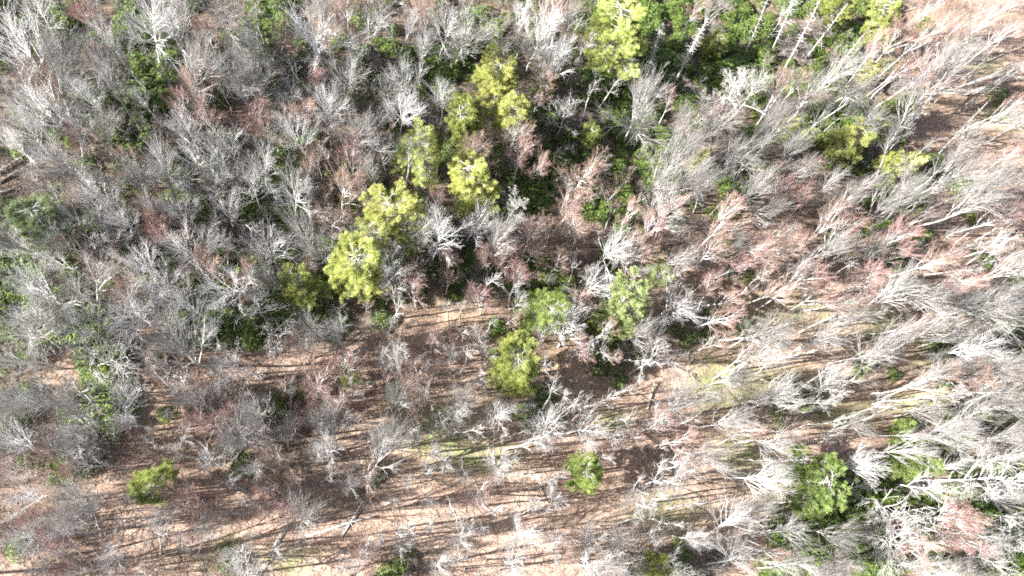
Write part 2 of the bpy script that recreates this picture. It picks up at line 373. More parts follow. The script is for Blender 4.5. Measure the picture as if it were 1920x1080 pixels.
# ------------------------------------------------------------------ hand-read crowns: (crown x, y, crown radius in px, kind[, base x, base y])
S, N_, L_, U_, D_ = 'spread', 'fan', 'slim', 'multi', 'gnarl'
POOL = {'spread': T_SPREAD, 'fan': T_FAN, 'slim': T_SLIM, 'multi': T_MULTI, 'gnarl': T_GNARL, 'pink': T_PINK}
TREES = [(30, 60, 58, S), (120, 80, 58, N_, 115, 250), (240, 25, 60, S), (312, 35, 52, S), (352, 108, 44, N_, 360, 200), (425, 25, 56, N_, 440, 80), (70, 190, 52, S), (165, 178, 44, S),
 (458, 165, 52, N_, 470, 240), (100, 232, 50, U_), (205, 243, 34, N_, 130, 262), (590, 45, 66, S), (685, 45, 40, L_, 676, 100), (645, 135, 46, N_, 655, 180), (520, 165, 40, S), (785, 100, 26, L_, 786, 145), (830, 35, 46, S),
 (858, 72, 44, N_, 853, 122), (722, 170, 44, D_), (745, 195, 44, S), (668, 215, 48, N_), (1050, 105, 42, S), (1060, 208, 42, D_), (985, 82, 34, N_, 962, 100), (1195, 215, 66, N_, 1195, 268),
 (1285, 262, 44, N_), (1355, 240, 46, N_, 1330, 290), (1300, 300, 40, N_), (560, 248, 44, S), (500, 105, 34, S), (292, 290, 56, N_, 335, 390), (180, 340, 50, S), (130, 325, 42, N_), (80, 285, 44, S), (225, 400, 42, S), (400, 335, 44, S),
 (430, 400, 42, D_), (555, 430, 46, N_), (525, 352, 42, S), (490, 455, 50, S), (402, 268, 44, U_), (190, 520, 58, D_, 152, 580), (295, 520, 50, S), (352, 455, 46, S), (408, 430, 34, N_, 370, 500), (60, 545, 50, S), (30, 610, 44, S),
 (132, 618, 50, S), (262, 590, 58, S), (355, 562, 46, S), (425, 510, 50, S), (590, 605, 36, N_), (640, 600, 34, D_), (470, 560, 40, S), (785, 415, 42, S), (835, 445, 50, S), (925, 440, 40, N_),
 (45, 625, 44, N_, -20, 650), (130, 730, 60, D_), (330, 625, 60, N_), (245, 745, 42, S, 236, 800), (60, 755, 42, S), (640, 635, 30, S), (770, 670, 30, L_, 762, 755), (850, 658, 20, S), (895, 632, 30, D_), (560, 735, 28, L_, 545, 770), (672, 737, 20, D_),
 (550, 802, 36, N_), (642, 795, 46, N_, 632, 850), (705, 825, 54, N_, 690, 905), (870, 742, 38, N_), (852, 775, 34, S), (930, 782, 40, S), (1085, 790, 44, S), (30, 830, 54, S), (115, 822, 44, S), (180, 825, 40, U_),
 (80, 950, 36, L_, 148, 1085), (300, 975, 46, N_, 265, 1078), (388, 1000, 38, N_, 330, 1068), (572, 938, 48, N_, 565, 985), (945, 885, 42, S), (985, 1010, 54, S), (1100, 995, 40, N_, 1098, 1046), (1192, 945, 38, N_, 1187, 900),
 (1172, 1015, 38, N_, 1180, 1062), (960, 1068, 44, S), (1115, 1075, 44, S), (1046, 930, 26, S), (1385, 955, 58, N_, 1320, 1010), (1375, 1030, 52, N_, 1350, 1065), (1335, 835, 50, N_), (1310, 755, 58, N_, 1240, 790), (1235, 660, 60, D_, 1180, 700),
 (1285, 560, 54, S), (1378, 705, 28, N_, 1330, 722), (1415, 775, 42, N_), (1505, 830, 44, N_), (1440, 602, 52, N_), (1478, 658, 48, N_), (1562, 668, 60, N_, 1460, 675), (1605, 582, 44, N_, 1530, 605), (1685, 700, 66, N_, 1580, 725), (1775, 618, 52, N_), (1835, 645, 52, S),
 (1742, 745, 42, S), (1862, 720, 44, N_, 1790, 730), (1425, 340, 50, N_), (1390, 292, 46, N_, 1350, 320), (1465, 245, 42, N_), (1592, 372, 36, D_, 1575, 400), (1730, 350, 50, N_, 1690, 400), (1805, 385, 62, N_, 1700, 430), (1862, 330, 44, N_), (1660, 545, 52, N_, 1560, 600),
 (1745, 525, 52, N_, 1650, 560), (1855, 555, 54, N_, 1760, 590), (1330, 355, 36, N_, 1300, 400), (1245, 335, 32, N_, 1200, 380), (1380, 450, 32, N_, 1340, 500), (1420, 160, 50, D_), (1560, 110, 54, N_, 1485, 210), (1620, 130, 40, N_, 1555, 200),
 (1650, 215, 44, N_, 1600, 260), (1740, 190, 50, L_, 1650, 300), (1800, 110, 60, N_, 1690, 230), (1865, 70, 50, N_, 1760, 170), (1880, 180, 44, L_, 1790, 250), (1840, 250, 40, L_, 1760, 330), (1900, 300, 44, L_, 1830, 345), (1700, 260, 40, L_, 1640, 340),
 (1770, 300, 30, L_, 1720, 360), (1520, 200, 44, N_, 1460, 240), (1560, 330, 34, L_, 1500, 390), (1500, 290, 34, L_, 1450, 350), (1640, 470, 30, L_, 1560, 520), (1500, 520, 34, L_, 1420, 580), (1880, 480, 40, L_, 1790, 530), (1700, 620, 36, L_, 1600, 650),
 (1850, 795, 50, L_, 1730, 815), (1780, 800, 44, N_, 1680, 825), (1640, 790, 40, N_, 1560, 800), (1560, 745, 44, N_, 1490, 765), (1480, 740, 36, S), (1890, 850, 44, N_, 1780, 860), (1700, 850, 40, N_), (1620, 860, 36, S), (1860, 1035, 58, D_, 1835, 1050),
 (1500, 990, 44, S), (1440, 900, 40, S), (1450, 1050, 40, S), (1290, 900, 34, S), (1300, 1010, 34, S), (1250, 780, 34, S), (1235, 1005, 30, S), (870, 1020, 34, S), (800, 960, 30, L_), (740, 1010, 30, S), (670, 1060, 30, S), (820, 1070, 34, S), (470, 950, 34, S),
 (440, 1050, 34, S), (200, 1060, 40, S), (30, 1030, 44, S), (30, 930, 40, S), (470, 870, 34, S), (380, 860, 36, S), (480, 760, 40, S), (420, 720, 34, S), (1000, 820, 34, S), (830, 860, 30, S), (770, 800, 30, S), (1160, 820, 36, S), (760, 900, 30, L_), (1050, 1010, 34, S),
 (740, 40, 40, U_), (900, 30, 36, L_, 896, 70), (935, 50, 34, L_, 930, 90), (760, 140, 34, S), (1010, 40, 44, S), (610, 210, 40, S), (470, 290, 40, S), (350, 230, 40, S), (340, 400, 36, S), (100, 400, 30, S), (260, 480, 40, S), (90, 480, 30, S)]
PINKS = [(1100, 415, 58), (1068, 385, 30), (1030, 440, 36), (1160, 400, 42), (1250, 425, 42), (1205, 462, 42), (1100, 300, 36), (982, 290, 22), (1012, 180, 32), (1160, 340, 36), (1290, 372, 42), (1350, 462, 50), (1352, 412, 48), (1450, 465, 50), (1540, 495, 52),
 (1500, 405, 44), (1612, 480, 34), (1640, 525, 40), (1350, 572, 42), (1600, 430, 44), (1832, 28, 32), (1245, 848, 34), (1050, 482, 24), (950, 475, 32), (992, 505, 30), (782, 542, 32), (705, 605, 44), (520, 700, 50), (592, 720, 44), (780, 700, 40), (422, 800, 34), (650, 290, 64, 668, 368),
 (160, 470, 62), (705, 230, 30), (340, 190, 30), (375, 110, 26), (470, 190, 40), (550, 215, 34), (610, 400, 34), (590, 350, 30), (470, 520, 38), (300, 430, 36), (230, 520, 34), (380, 480, 34), (300, 680, 44), (720, 690, 44), (640, 680, 40), (560, 650, 36),
 (120, 990, 34), (370, 960, 34), (240, 850, 34), (90, 880, 34), (1100, 850, 24), (1290, 860, 28), (1420, 440, 40), (1700, 450, 44), (1760, 470, 44), (1860, 430, 40), (1900, 380, 40), (1790, 90, 40), (1660, 90, 30), (1700, 60, 36), (1880, 20, 40), (1240, 380, 36),
 (1320, 330, 30), (1480, 350, 36), (1560, 420, 40), (1550, 550, 40), (1450, 540, 40), (1670, 470, 34), (1750, 1010, 56), (1800, 970, 44), (1720, 600, 36), (1830, 690, 36), (1640, 650, 30), (860, 640, 30), (1380, 540, 34), (1000, 430, 30), (880, 290, 30), (910, 560, 30), (740, 660, 34), (680, 560, 34)]

rng = np.random.default_rng(77)
things = []       # (x, y) image position, data for labels
placed = []       # crown pixel centres and radii
proto_used = {}
bare_records = []

def px_per_m(p):
    q = RI @ (p - np.array([0, 0, CAM_H])); return F / -q[2]

def put_tree(T, cx, cy, rpx, base=None, name='bare_tree', hs=1.0, rnd=None):
    rnd = rnd or rng
    # scale from the crown radius seen in the picture
    p = at(cx, cy, T['cz']); s = rpx / px_per_m(p) / T['rad']; s = min(1.35, max(.42, s))
    sz = (.6 + .4 * s) * rnd.uniform(.9, 1.12) if s > .55 else s * 1.4
    hc = T['cz'] * sz; p = at(cx, cy, hc)
    if base is None:
        lean = rnd.normal(0, .045, 2) * hc; bx, by = p[0] - lean[0], p[1] - lean[1]
    else:
        b = at(base[0], base[1]); bx, by = b[0], b[1]
        dv = np.array([p[0] - bx, p[1] - by]); l = np.linalg.norm(dv); mx = math.tan(math.radians(24)) * hc
        if l > mx: bx, by = p[0] - dv[0] * mx / l, p[1] - dv[1] * mx / l
    bz = float(ground_z(bx, by)); axis = Vector((p[0] - bx, p[1] - by, hc)).normalized()
    q = Vector((0, 0, 1)).rotation_difference(axis)
    rz = Matrix.Rotation(rnd.random() * 6.283, 3, 'Z')
    o = empty(name, (bx, by, bz - .05)); o.rotation_mode = 'QUATERNION'
    o.rotation_quaternion = (q.to_matrix() @ rz).to_quaternion(); o.scale = (s, s, sz)
    mesh_obj('trunk', T['trunk'], o); mesh_obj('crown', T['crown'], o)
    placed.append((cx, cy, rpx)); bare_records.append((o, cx, cy, rpx, name, T, axis))
    return o

gi = 0
for t in TREES:
    pool = POOL[t[3]]
    if t[0] > 1400 and t[3] in (S, N_, L_) and gi % 3: pool = T_SLIM
    T = pool[gi % len(pool)]; gi += 1
    put_tree(T, t[0], t[1], t[2] * (.66 if pool is T_SLIM else .95) * (.86 if t[1] > 700 and t[0] < 1420 else 1), t[4:6] if len(t) > 4 else None, 'bare_tree', hs=1.0)
for t in PINKS:
    T = T_PINK[gi % len(T_PINK)]; gi += 1
    if t[0] > 1200 and gi % 2: T = T_PINKSLIM[gi % 3]
    put_tree(T, t[0], t[1], t[2] * (.6 if T in T_PINKSLIM else .95), t[3:5] if len(t) > 3 else None, 'budding_tree')

# ------------------------------------------------------------------ evergreens
def gen_evergreen(seed, h, rx, ry, mats, bare=.15, clumps=330, low=.35, lobes=4, soft=False, dens=46):
    """trunk, boughs and needle clumps; rx, ry in metres"""
    rng = np.random.default_rng(seed); n = 9; d = norm(np.array([rng.normal(0, .05), rng.normal(0, .05), 1.])); pts = [np.array([0, 0, -.5])]
    for i in range(n):
        d = norm(d + rng.normal(0, .03, 3) + UP * .04); pts.append(pts[-1] + d * (h * .97 / n))
    pts = np.array(pts); tr = .02 * h + .02; rads = tr * np.interp(np.linspace(0, 1, n + 1), [0, .08, .6, 1], [1.3, 1, .6, .12])
    gt = Geo(); v, q, t = tube(pts, rads, 9); gt.add(v, q, t)
    segs = []; ends = []; lob = rng.random(lobes) * 6.28; lobw = rng.uniform(.15, .4, lobes)
    nb = int(24 + 3.0 * (rx + ry)); az = rng.random() * 6.28
    for k in range(nb):
        t_ = low + (1 - low) * (k + .5) / nb; f = t_ * n; i = min(n - 1, int(f)); f -= i; q = pts[i] * (1 - f) + pts[i + 1] * f
        az += 2.399 + rng.normal(0, .3); u = (t_ - low) / (1 - low)
        env = (1 - u) ** .62 * .92 + .12 if u > .25 else .75 + u
        amp = 1 + sum(lobw[m] * math.cos(az - lob[m]) for m in range(lobes)) * .55
        L = max(.6, env * amp * rng.uniform(.72, 1.12)); dx, dy = math.cos(az) * rx * L, math.sin(az) * ry * L
        rise = rng.uniform(.05, .35) * math.hypot(dx, dy); m = 6; bp = [q]; 
        for s in range(1, m + 1):
            w_ = s / m; bp.append(q + np.array([dx * w_, dy * w_, rise * w_ ** 1.7]) + rng.normal(0, .09, 3))
        r0 = .045 + .012 * math.hypot(dx, dy)
        for s in range(m): segs.append((bp[s], bp[s + 1], r0 * (1 - .14 * s), r0 * (1 - .14 * (s + 1)), 1))
        bl = math.hypot(dx, dy)
        for s in range(int(7 + bl * 3.6)):
            w_ = rng.uniform(.28, 1.0); f2 = w_ * m; i2 = min(m - 1, int(f2)); f2 -= i2; b0 = bp[i2] * (1 - f2) + bp[i2 + 1] * f2
            side = norm(np.array([-dy, dx, 0])) * rng.choice([-1, 1]); fw = norm(np.array([dx, dy, rise])); sd = norm(side * rng.uniform(.3, 1) + fw * .7 + UP * rng.uniform(0, .35))
            l2 = bl * rng.uniform(.12, .34) * (1.25 - .6 * w_) + .2; b1 = b0 + sd * l2
            segs.append((b0, b1, .028, .016, 2))
            if w_ > .30 + bare * rng.random() * 1.4 and rng.random() > bare * .6: ends.append((b1, sd)); 
            if l2 > .8 and rng.random() > bare: ends.append((b0 * .45 + b1 * .55, sd))
        ends.append((bp[-1], norm(np.array([dx, dy, rise]))))
    for s in range(5): ends.append((pts[-1] + rng.normal(0, .25, 3), UP))
    E = np.array([e[0] for e in ends]); Dd = np.array([e[1] for e in ends])
    k = dens; n_ = len(E) * k; c = np.repeat(E, k, 0); dd = np.repeat(Dd, k, 0); csz = np.repeat(rng.uniform(.26, .52, len(E)), k)
    off = rng.normal(0, 1, (n_, 3)); off = norm(off) * (rng.random((n_, 1)) ** .4) * csz[:, None]; off[:, 2] *= .7
    nd = norm(off * 1.3 + dd * .35 + UP * .28 + rng.normal(0, .22, (n_, 3))); side = norm(np.cross(nd, rng.normal(0, 1, (n_, 3))))
    ln = rng.uniform(.11, .23, (n_, 1)) * (1.15 if soft else 1); wd = rng.uniform(.02, .04, (n_, 1)) * (.7 if soft else 1)
    a_ = c + off - nd * ln * .4; V = np.stack([a_ - side * wd, a_ + side * wd, a_ + nd * ln + side * wd * .5, a_ + nd * ln - side * wd * .5], 1).reshape(-1, 3)
    Q = np.arange(n_ * 4).reshape(-1, 4)
    gf = Geo(); gf.add(V, Q); gb = Geo(); A, B, ra, rb, lv = seg_arrays(segs); v, q = prisms(A, B, ra, rb, 4); gb.add(v, q)
    return gt.mesh('trunk', [M['pine_bark']]), gb.mesh('boughs', [M['dead' if bare > .3 else 'limb']]), gf.mesh('needles', [mats], False)

# (crown x, y, half width px, half height px, height m, material, bareness, base xy, label, landmark phrase)
EV = [
 (738, 400, 72, 54, 19, 'needle', .25, (770, 482), 'large yellow-green pine whose bare forked trunk shows under its ragged crown', 'the large forked yellow-green pine'),
 (676, 490, 58, 62, 19, 'needle', .10, (705, 520), 'dense rounded yellow-green pine just below the large forked pine', 'the rounded yellow-green pine'),
 (706, 445, 46, 40, 18, 'needle', .45, (775, 488), 'white-limbed thin pine crown wedged between the forked pine and the rounded pine', 'the white-limbed wedged pine'),
 (888, 332, 52, 54, 15, 'needle', .25, (905, 400), 'yellow-green pine with thin crown and trunk foot showing, above the bleached tangled tree', 'the thin-crowned yellow pine'),
 (802, 278, 40, 50, 17, 'needle', .55, (815, 330), 'half-bare pine with white boughs and a few yellow-green tufts', 'the half-bare pine'),
 (938, 132, 44, 48, 16, 'needle', .12, None, 'bright yellow pine, upper one of the chain of pines running down the middle', 'the bright upper yellow pine'),
 (952, 212, 38, 44, 14, 'needle', .15, None, 'bright yellow pine directly under the upper yellow pine of the chain', 'the lower bright yellow pine'),
 (872, 212, 36, 54, 14, 'needle_green', .1, None, 'tall duller green pine beside the two bright yellow pines', 'the dull green pine'),
 (1158, 50, 62, 86, 19, 'needle', .3, (1140, 150), 'tallest yellow-green pine at the top edge, white lower boughs hanging free', 'the tall pine at the top edge'),
 (570, 528, 36, 34, 15, 'needle', .05, None, 'small round light green pine beside the rounded yellow-green pine', 'the small round pine'),
 (1018, 578, 40, 42, 19, 'needle_green', .08, None, 'compact light green pine by the head of the dark gully', 'the compact pine by the gully'),
 (1166, 550, 50, 46, 21, 'needle_soft', .12, (1095, 690), 'tall soft pale green pine leaning on a long bare trunk over the gully', 'the leaning pale green pine'),
 (966, 692, 52, 66, 15, 'needle_green', .06, None, 'broad light green pine standing over open leaf litter by the gully', 'the broad pine by the gully'),
 (1117, 876, 36, 42, 13, 'needle_green', .03, None, 'lone bright green pine on brown litter, nothing else green around it', 'the lone bright green pine'),
 (280, 906, 46, 38, 13, 'needle_green', .06, None, 'lone bushy pine among long stripes of shadow, white fan-shaped tree just below it', 'the lone bushy pine'),
 (1540, 908, 56, 70, 15, 'needle_green', .06, None, 'tall oval green pine above the bleached broken tree', 'the tall oval pine'),
 (1722, 872, 50, 26, 9, 'needle_green', .1, None, 'low wide green pine facing the tall oval pine across a dark hollow', 'the low wide pine'),
 (1232, 1062, 32, 26, 11, 'needle_green', .12, None, 'small green pine cut by the bottom edge', 'the small pine at the bottom edge'),
 (62, 402, 56, 48, 15, 'needle_dull', .12, None, 'soft blue-green pine by the pale open ground near the border', 'the soft blue-green pine'),
 (1240, 512, 28, 24, 10, 'needle_soft', .25, None, 'thin grey-green pine tucked behind the leaning pale green pine', 'the thin grey-green pine'),
 (1602, 262, 38, 34, 14, 'needle', .1, None, 'bright green bushy pine between white leaning trunks', 'the bright bushy pine'),
 (1482, 236, 17, 16, 7, 'needle', .05, None, 'small round yellow-green pine, first of a loose row of three', 'the small yellow pine of the row'),
 (1522, 256, 24, 19, 7, 'needle_green', .1, None, 'low spreading green pine in the middle of a loose row of three', 'the low pine of the row'),
 (1312, 296, 17, 22, 8, 'needle', .15, None, 'narrow yellow-green pine among white fan-shaped trees', 'the narrow yellow pine'),
 (1655, 28, 34, 40, 16, 'needle_green', .35, (1662, 120), 'ragged yellow-green pine on a thick scaly trunk, top of the clearing', 'the ragged pine of the clearing'),
 (1590, 12, 36, 20, 12, 'needle_green', .15, None, 'green pine cut by the top edge beside the ragged pine', 'the green pine at the top edge'),
 (1628, 132, 14, 20, 8, 'needle', .1, None, 'slim yellow sapling pine under the ragged pine', 'the slim yellow pine'),
 (655, 702, 22, 18, 7, 'needle_green', .2, None, 'tiny green pine on shadow-striped litter beside pink brush', 'the tiny green pine'),
 (310, 776, 13, 13, 5, 'needle_soft', .05, None, 'tiny blue-green pine alone on leaf litter', 'the tiny blue-green pine'),
 (1700, 302, 50, 20, 9, 'needle', .1, None, 'low wide yellow-green pine hedge-like at the edge of pink brush', 'the hedge-like pine'),
 (1350, 76, 22, 20, 7, 'needle_green', .1, None, 'small green pine to the side of the two bleached snags', 'the small pine near the snags'),
 (1112, 248, 20, 24, 8, 'needle_green', .05, None, 'small bright green pine between the yellow pines and the big pale fan tree', 'the small bright green pine'),
 (1690, 200, 26, 30, 9, 'needle_green', .3, None, 'loose green pine half hidden by leaning white trees', 'the loose green pine'),
 (1700, 800, 16, 14, 5, 'needle_green', .1, None, 'tiny green pine between pale streaming trees', 'the tiny pine among pale trees'),
]
landmarks = []
for k, (cx, cy, hw, hh, h, mt_, bare, base, lab, phr) in enumerate(EV):
    p = at(cx, cy, h * .72); pm = px_per_m(p)
    tr, bo, ne = gen_evergreen(900 + k, h, hw / pm * 1.02, hh / pm * 1.02, M[mt_], bare, dens=62 if max(hw, hh) > 24 else 40)
    if base: b = at(*base)
    else: b = np.array([p[0] + rng.normal(0, .4), p[1] + rng.normal(0, .4), 0]); b[2] = ground_z(b[0], b[1])
    dv = p[:2] - b[:2]; l = np.linalg.norm(dv); mx = math.tan(math.radians(26)) * h * .72
    if l > mx: b[:2] = p[:2] - dv * mx / l; b[2] = ground_z(b[0], b[1])
    ax = Vector((p[0] - b[0], p[1] - b[1], h * .72)).normalized()
    o = empty('pine_tree', b); o.rotation_mode = 'QUATERNION'; o.rotation_quaternion = Vector((0, 0, 1)).rotation_difference(ax)
    mesh_obj('trunk', tr, o); mesh_obj('boughs', bo, o); mesh_obj('needles', ne, o)
    tag(o, lab, 'pine tree', 'green pines scattered through the bare wood')
    landmarks.append((cx, cy, phr)); placed.append((cx, cy, max(hw, hh) * 1.45))

# ------------------------------------------------------------------ dead snags
def gen_snag(seed, h, spikes=70, r=.26, broken=False):
    rng = np.random.default_rng(seed); n = 10; d = UP.copy(); pts = [np.array([0, 0, -.4])]
    for i in range(n): d = norm(d + rng.normal(0, .02, 3) + UP * .05); pts.append(pts[-1] + d * (h / n))
    pts = np.array(pts); rads = r * np.interp(np.linspace(0, 1, n + 1), [0, .1, 1], [1.25, 1, .22]); g = Geo(); v, q, t = tube(pts, rads, 8); g.add(v, q, t)
    segs = []
    for k in range(spikes):
        t_ = .3 + .69 * (k / spikes) ** .9; f = t_ * n; i = min(n - 1, int(f)); f -= i; q = pts[i] * (1 - f) + pts[i + 1] * f; az = k * 2.4 + rng.normal(0, .4)
        L = rng.uniform(.7, 2.3) * (1.35 - t_); dd = np.array([math.cos(az), math.sin(az), rng.uniform(-.25, .35)]); a = q
        for s in range(3):
            dd = norm(dd + rng.normal(0, .18, 3)); b = a + dd * L / 3; segs.append((a, b, .062 * (1 - .25 * s), .062 * (1 - .25 * (s + 1)), 1)); a = b
            if s == 1 and rng.random() < .5: segs.append((a, a + norm(dd + rng.normal(0, .7, 3)) * L * .4, .025, .015, 2))
    A, B, ra, rb, lv = seg_arrays(segs); v, q = prisms(A, B, ra, rb, 4); gb = Geo(); gb.add(v, q)
    return g.mesh('trunk', [M['dead']]), gb.mesh('broken_boughs', [M['dead']])
SN = [(1248, 36, 1206, 160, 17, 'bleached spiky snag standing next to the tallest pine', 1.), (1328, 24, 1264, 160, 18, 'bleached spiky snag farther from the tallest pine, slimmer tip', 1.),
      (1440, -10, 1395, 105, 16, 'white dead pole at the top edge over dark laurel, first of the leaning row', .7), (1490, -5, 1445, 100, 16, 'white dead pole at the top edge, second of the leaning row', .7),
      (1535, 0, 1470, 130, 18, 'white dead pole at the top edge, third of the leaning row', .7), (1590, 5, 1510, 110, 18, 'tall white dead pole beside the green pine at the top edge', .7), (1620, 60, 1540, 165, 17, 'white dead pole below the ragged pine, leaning over laurel', .6),
      (1790, 130, 1690, 255, 18, 'long white dead pole leaning across the sandy clearing', .6), (1850, 190, 1750, 300, 18, 'long white dead pole under the short stub of the clearing', .6), (1895, 60, 1800, 165, 18, 'white dead pole pointing at the top corner', .7),
      (1300, 610, 1300, 640, 3, 'short broken grey stub beside the mossy patch', .6),
      (1287, 90, 1290, 120, 4, 'short pale stub standing in the laurel between the snags', .6), (1770, 105, 1758, 145, 7, 'short pointed white stub in the sandy clearing', .9),
      (1185, 893, 1190, 915, 4, 'short pale stub above a fan-shaped pale tree by the lone green pine', .8), (190, 895, 190, 1005, 9, 'thin dark standing pole in the shadow stripes below the lone bushy pine', .4)]
for k, (tx, ty, bx, by, h, lab, w_) in enumerate(SN):
    b = at(bx, by); p = at(tx, ty, h * .98); dv = p[:2] - b[:2]; l = np.linalg.norm(dv); mx = math.tan(math.radians(32)) * h
    if l > mx: p[:2] = b[:2] + dv * mx / l
    ax = Vector((p[0] - b[0], p[1] - b[1], h)).normalized()
    tr, br = gen_snag(40 + k, h, int((120 if k < 2 else 40 if k < 5 else 14) * (h / 17 + .2)), .24 * w_ + .02)
    o = empty('dead_snag', b); o.rotation_mode = 'QUATERNION'; o.rotation_quaternion = Vector((0, 0, 1)).rotation_difference(ax)
    mesh_obj('trunk', tr, o); mesh_obj('broken_boughs', br, o); tag(o, lab, 'dead tree', 'bleached dead snags')
    placed.append(((tx + bx) / 2, (ty + by) / 2, 70 if h > 15 else 25))
    if k < 2: landmarks.append((tx - 20, ty + 60, ('the spiky snag by the tall pine', 'the slimmer spiky snag')[k]))

# ------------------------------------------------------------------ big dead or storm-broken trees
def gen_broken(seed, h, r, limbs, ll, mats=('dead', 'dead')):
    tr, segs = gen_tree(seed, h=h, limbs=limbs, limb_ang=(40, 85), limb_len=ll, fork=.3, wig=.13, trop=.02, rmin=.013, kids=(0, 7, 5, 3), trunk_r=r * .8, ang=(24, 56))
    g = Geo()
    for P_, r_ in tr: v, q, t = tube(P_, r_, 9); g.add(v, q, t)
    gc = Geo(); crown_geo(gc, segs, 4); z = np.array([s[1] for s in segs])
    return g.mesh('trunk', [M[mats[0]]]), gc.mesh('limbs', [M[mats[1]]]), z[:, 2].mean()
BR = [(962, 388, 950, 440, 13, .26, 10, .32, 'bleached tangled dead tree right beside the thin-crowned yellow pine', 'the bleached tangled tree'),
      (1372, 152, 1355, 200, 12, .36, 9, .42, 'stout bleached dead tree with stubby clawing limbs among green laurel', 'the stout clawing dead tree'),
      (1690, 975, 1640, 930, 15, .42, 15, .50, 'huge bleached broken tree with limbs thrown wide over dark laurel', 'the huge bleached broken tree'),
      (1850, 915, 1740, 905, 17, .40, 12, .36, 'long white dead tree whose thick trunk points to the border', 'the long white dead tree'),
      (1905, 1010, 1850, 1012, 14, .36, 10, .38, 'white dead tree with a thick curved trunk in the corner laurel', 'the curved white trunk'),
      (225, 665, 178, 690, 14, .34, 12, .48, 'large white storm-broken tree sprawling over litter and a green shrub', 'the large storm-broken tree'),
      (525, 632, 498, 622, 11, .24, 8, .42, 'white tree with a snapped trunk, hinged over at the edge of the laurel thicket', 'the snapped white tree')]
for k, (cx, cy, bx, by, h, r, nl, ll, lab, phr) in enumerate(BR):
    tr, li, cz = gen_broken(60 + k, h, r, nl, ll); b = at(bx, by); p = at(cx, cy, cz); dv = p[:2] - b[:2]; l = np.linalg.norm(dv); mx = math.tan(math.radians(38)) * cz
    if l > mx: p[:2] = b[:2] + dv * mx / l
    o = empty('dead_tree', b); o.rotation_mode = 'QUATERNION'; o.rotation_quaternion = Vector((0, 0, 1)).rotation_difference(Vector((p[0] - b[0], p[1] - b[1], cz)).normalized())
    mesh_obj('trunk', tr, o); mesh_obj('limbs', li, o); tag(o, lab, 'dead tree', 'large bleached dead trees'); landmarks.append((cx, cy, phr)); placed.append((cx, cy, 70))

# ------------------------------------------------------------------ fallen logs
LOGS = [(355, 250, 485, 256, .28, 'thick pale fallen log lying across the bare wood under the laurel patch'), (-10, 330, 62, 288, .34, 'thick fallen trunk pointing out of the frame, upper of the crossed pair'),
        (-5, 345, 70, 305, .28, 'thick fallen trunk pointing out of the frame, lower of the crossed pair'), (0, 362, 40, 350, .3, 'short fallen trunk end above the soft blue-green pine'),
        (577, 1005, 702, 970, .2, 'long straight white fallen log on open litter'), (641, 1007, 682, 938, .14, 'thin fallen pole crossing the long white log'), (488, 1080, 512, 1036, .12, 'fallen pole near the bottom edge beside moss'),
        (505, 1042, 542, 975, .16, 'fallen pole leading up to a pale fan-shaped tree'), (1214, 768, 1228, 718, .2, 'short forked fallen log on the bare pink litter'), (1300, 607, 1330, 592, .14, 'fallen white log leading into mossy ground'),
        (1095, 690, 1180, 660, .2, 'dark fallen log in the gully shadow'), (1050, 705, 1085, 722, .16, 'curved grey log at the foot of the gully'), (560, 770, 520, 805, .12, 'thin dark stick log among shadow stripes'), (700, 605, 735, 630, .14, 'pale log on orange litter under the pink brush'),
        (740, 3, 765, 14, .26, 'bright white log end at the top edge'), (628, 62, 640, 84, .2, 'short white log in a dark gap'), (1555, 765, 1500, 775, .14, 'thin fallen trunk under pale streaming trees'), (865, 1010, 800, 1040, .12, 'thin grey pole on striped litter'),
        (60, 1000, 120, 1060, .12, 'thin grey pole near the bottom corner'), (160, 930, 178, 1000, .08, 'dark leaning pole by the lone bushy pine'), (1010, 905, 1020, 945, .14, 'short dark log below the broad pine'), (1660, 30, 1745, 10, .1, 'thin fallen trunk in the sandy clearing'),
        (1840, 120, 1920, 85, .16, 'white fallen trunk across the sandy clearing'), (860, 175, 848, 195, .1, 'thin white stick log beside laurel'), (235, 520, 240, 500, .2, 'short white block of wood in the pink brush'), (1815, 430, 1900, 405, .14, 'pale fallen trunk near the border in pink brush')]
for k, (x0, y0, x1, y1, r, lab) in enumerate(LOGS):
    A = at(x0, y0); B = at(x1, y1); rr = np.random.default_rng(k); n = max(5, int(np.linalg.norm(B - A) / .8)); W = np.linspace(0, 1, n)[:, None]; Pp = A * (1 - W) + B * W
    Pp[:, :2] += np.cumsum(rr.normal(0, .04, (n, 2)), 0); Pp[:, 2] = ground_z(Pp[:, 0], Pp[:, 1]) + r * .8 + np.linspace(0, .5, n)
    g = Geo(); v, q, t = tube(Pp, np.linspace(r, r * .55, n) * rr.uniform(.92, 1.08, n), 8); g.add(v, q, t); segs = []
    for s in range(6):
        i = rr.integers(n // 3, n); dd = norm(np.array([rr.normal(), rr.normal(), .5])); segs.append((Pp[i], Pp[i] + dd * rr.uniform(.5, 1.6), r * .3, .02, 1))
    A_, B_, ra, rb, lv = seg_arrays(segs); v, q = prisms(A_, B_, ra, rb, 4); g.add(v, q)
    placed.append(((x0 + x1) / 2, (y0 + y1) / 2, 30))
    o = mesh_obj('fallen_log', g.mesh('fallen_log', [M['dead' if 'white' in lab or 'pale' in lab else 'log']])); tag(o, lab, 'log', 'fallen trunks on the forest floor')

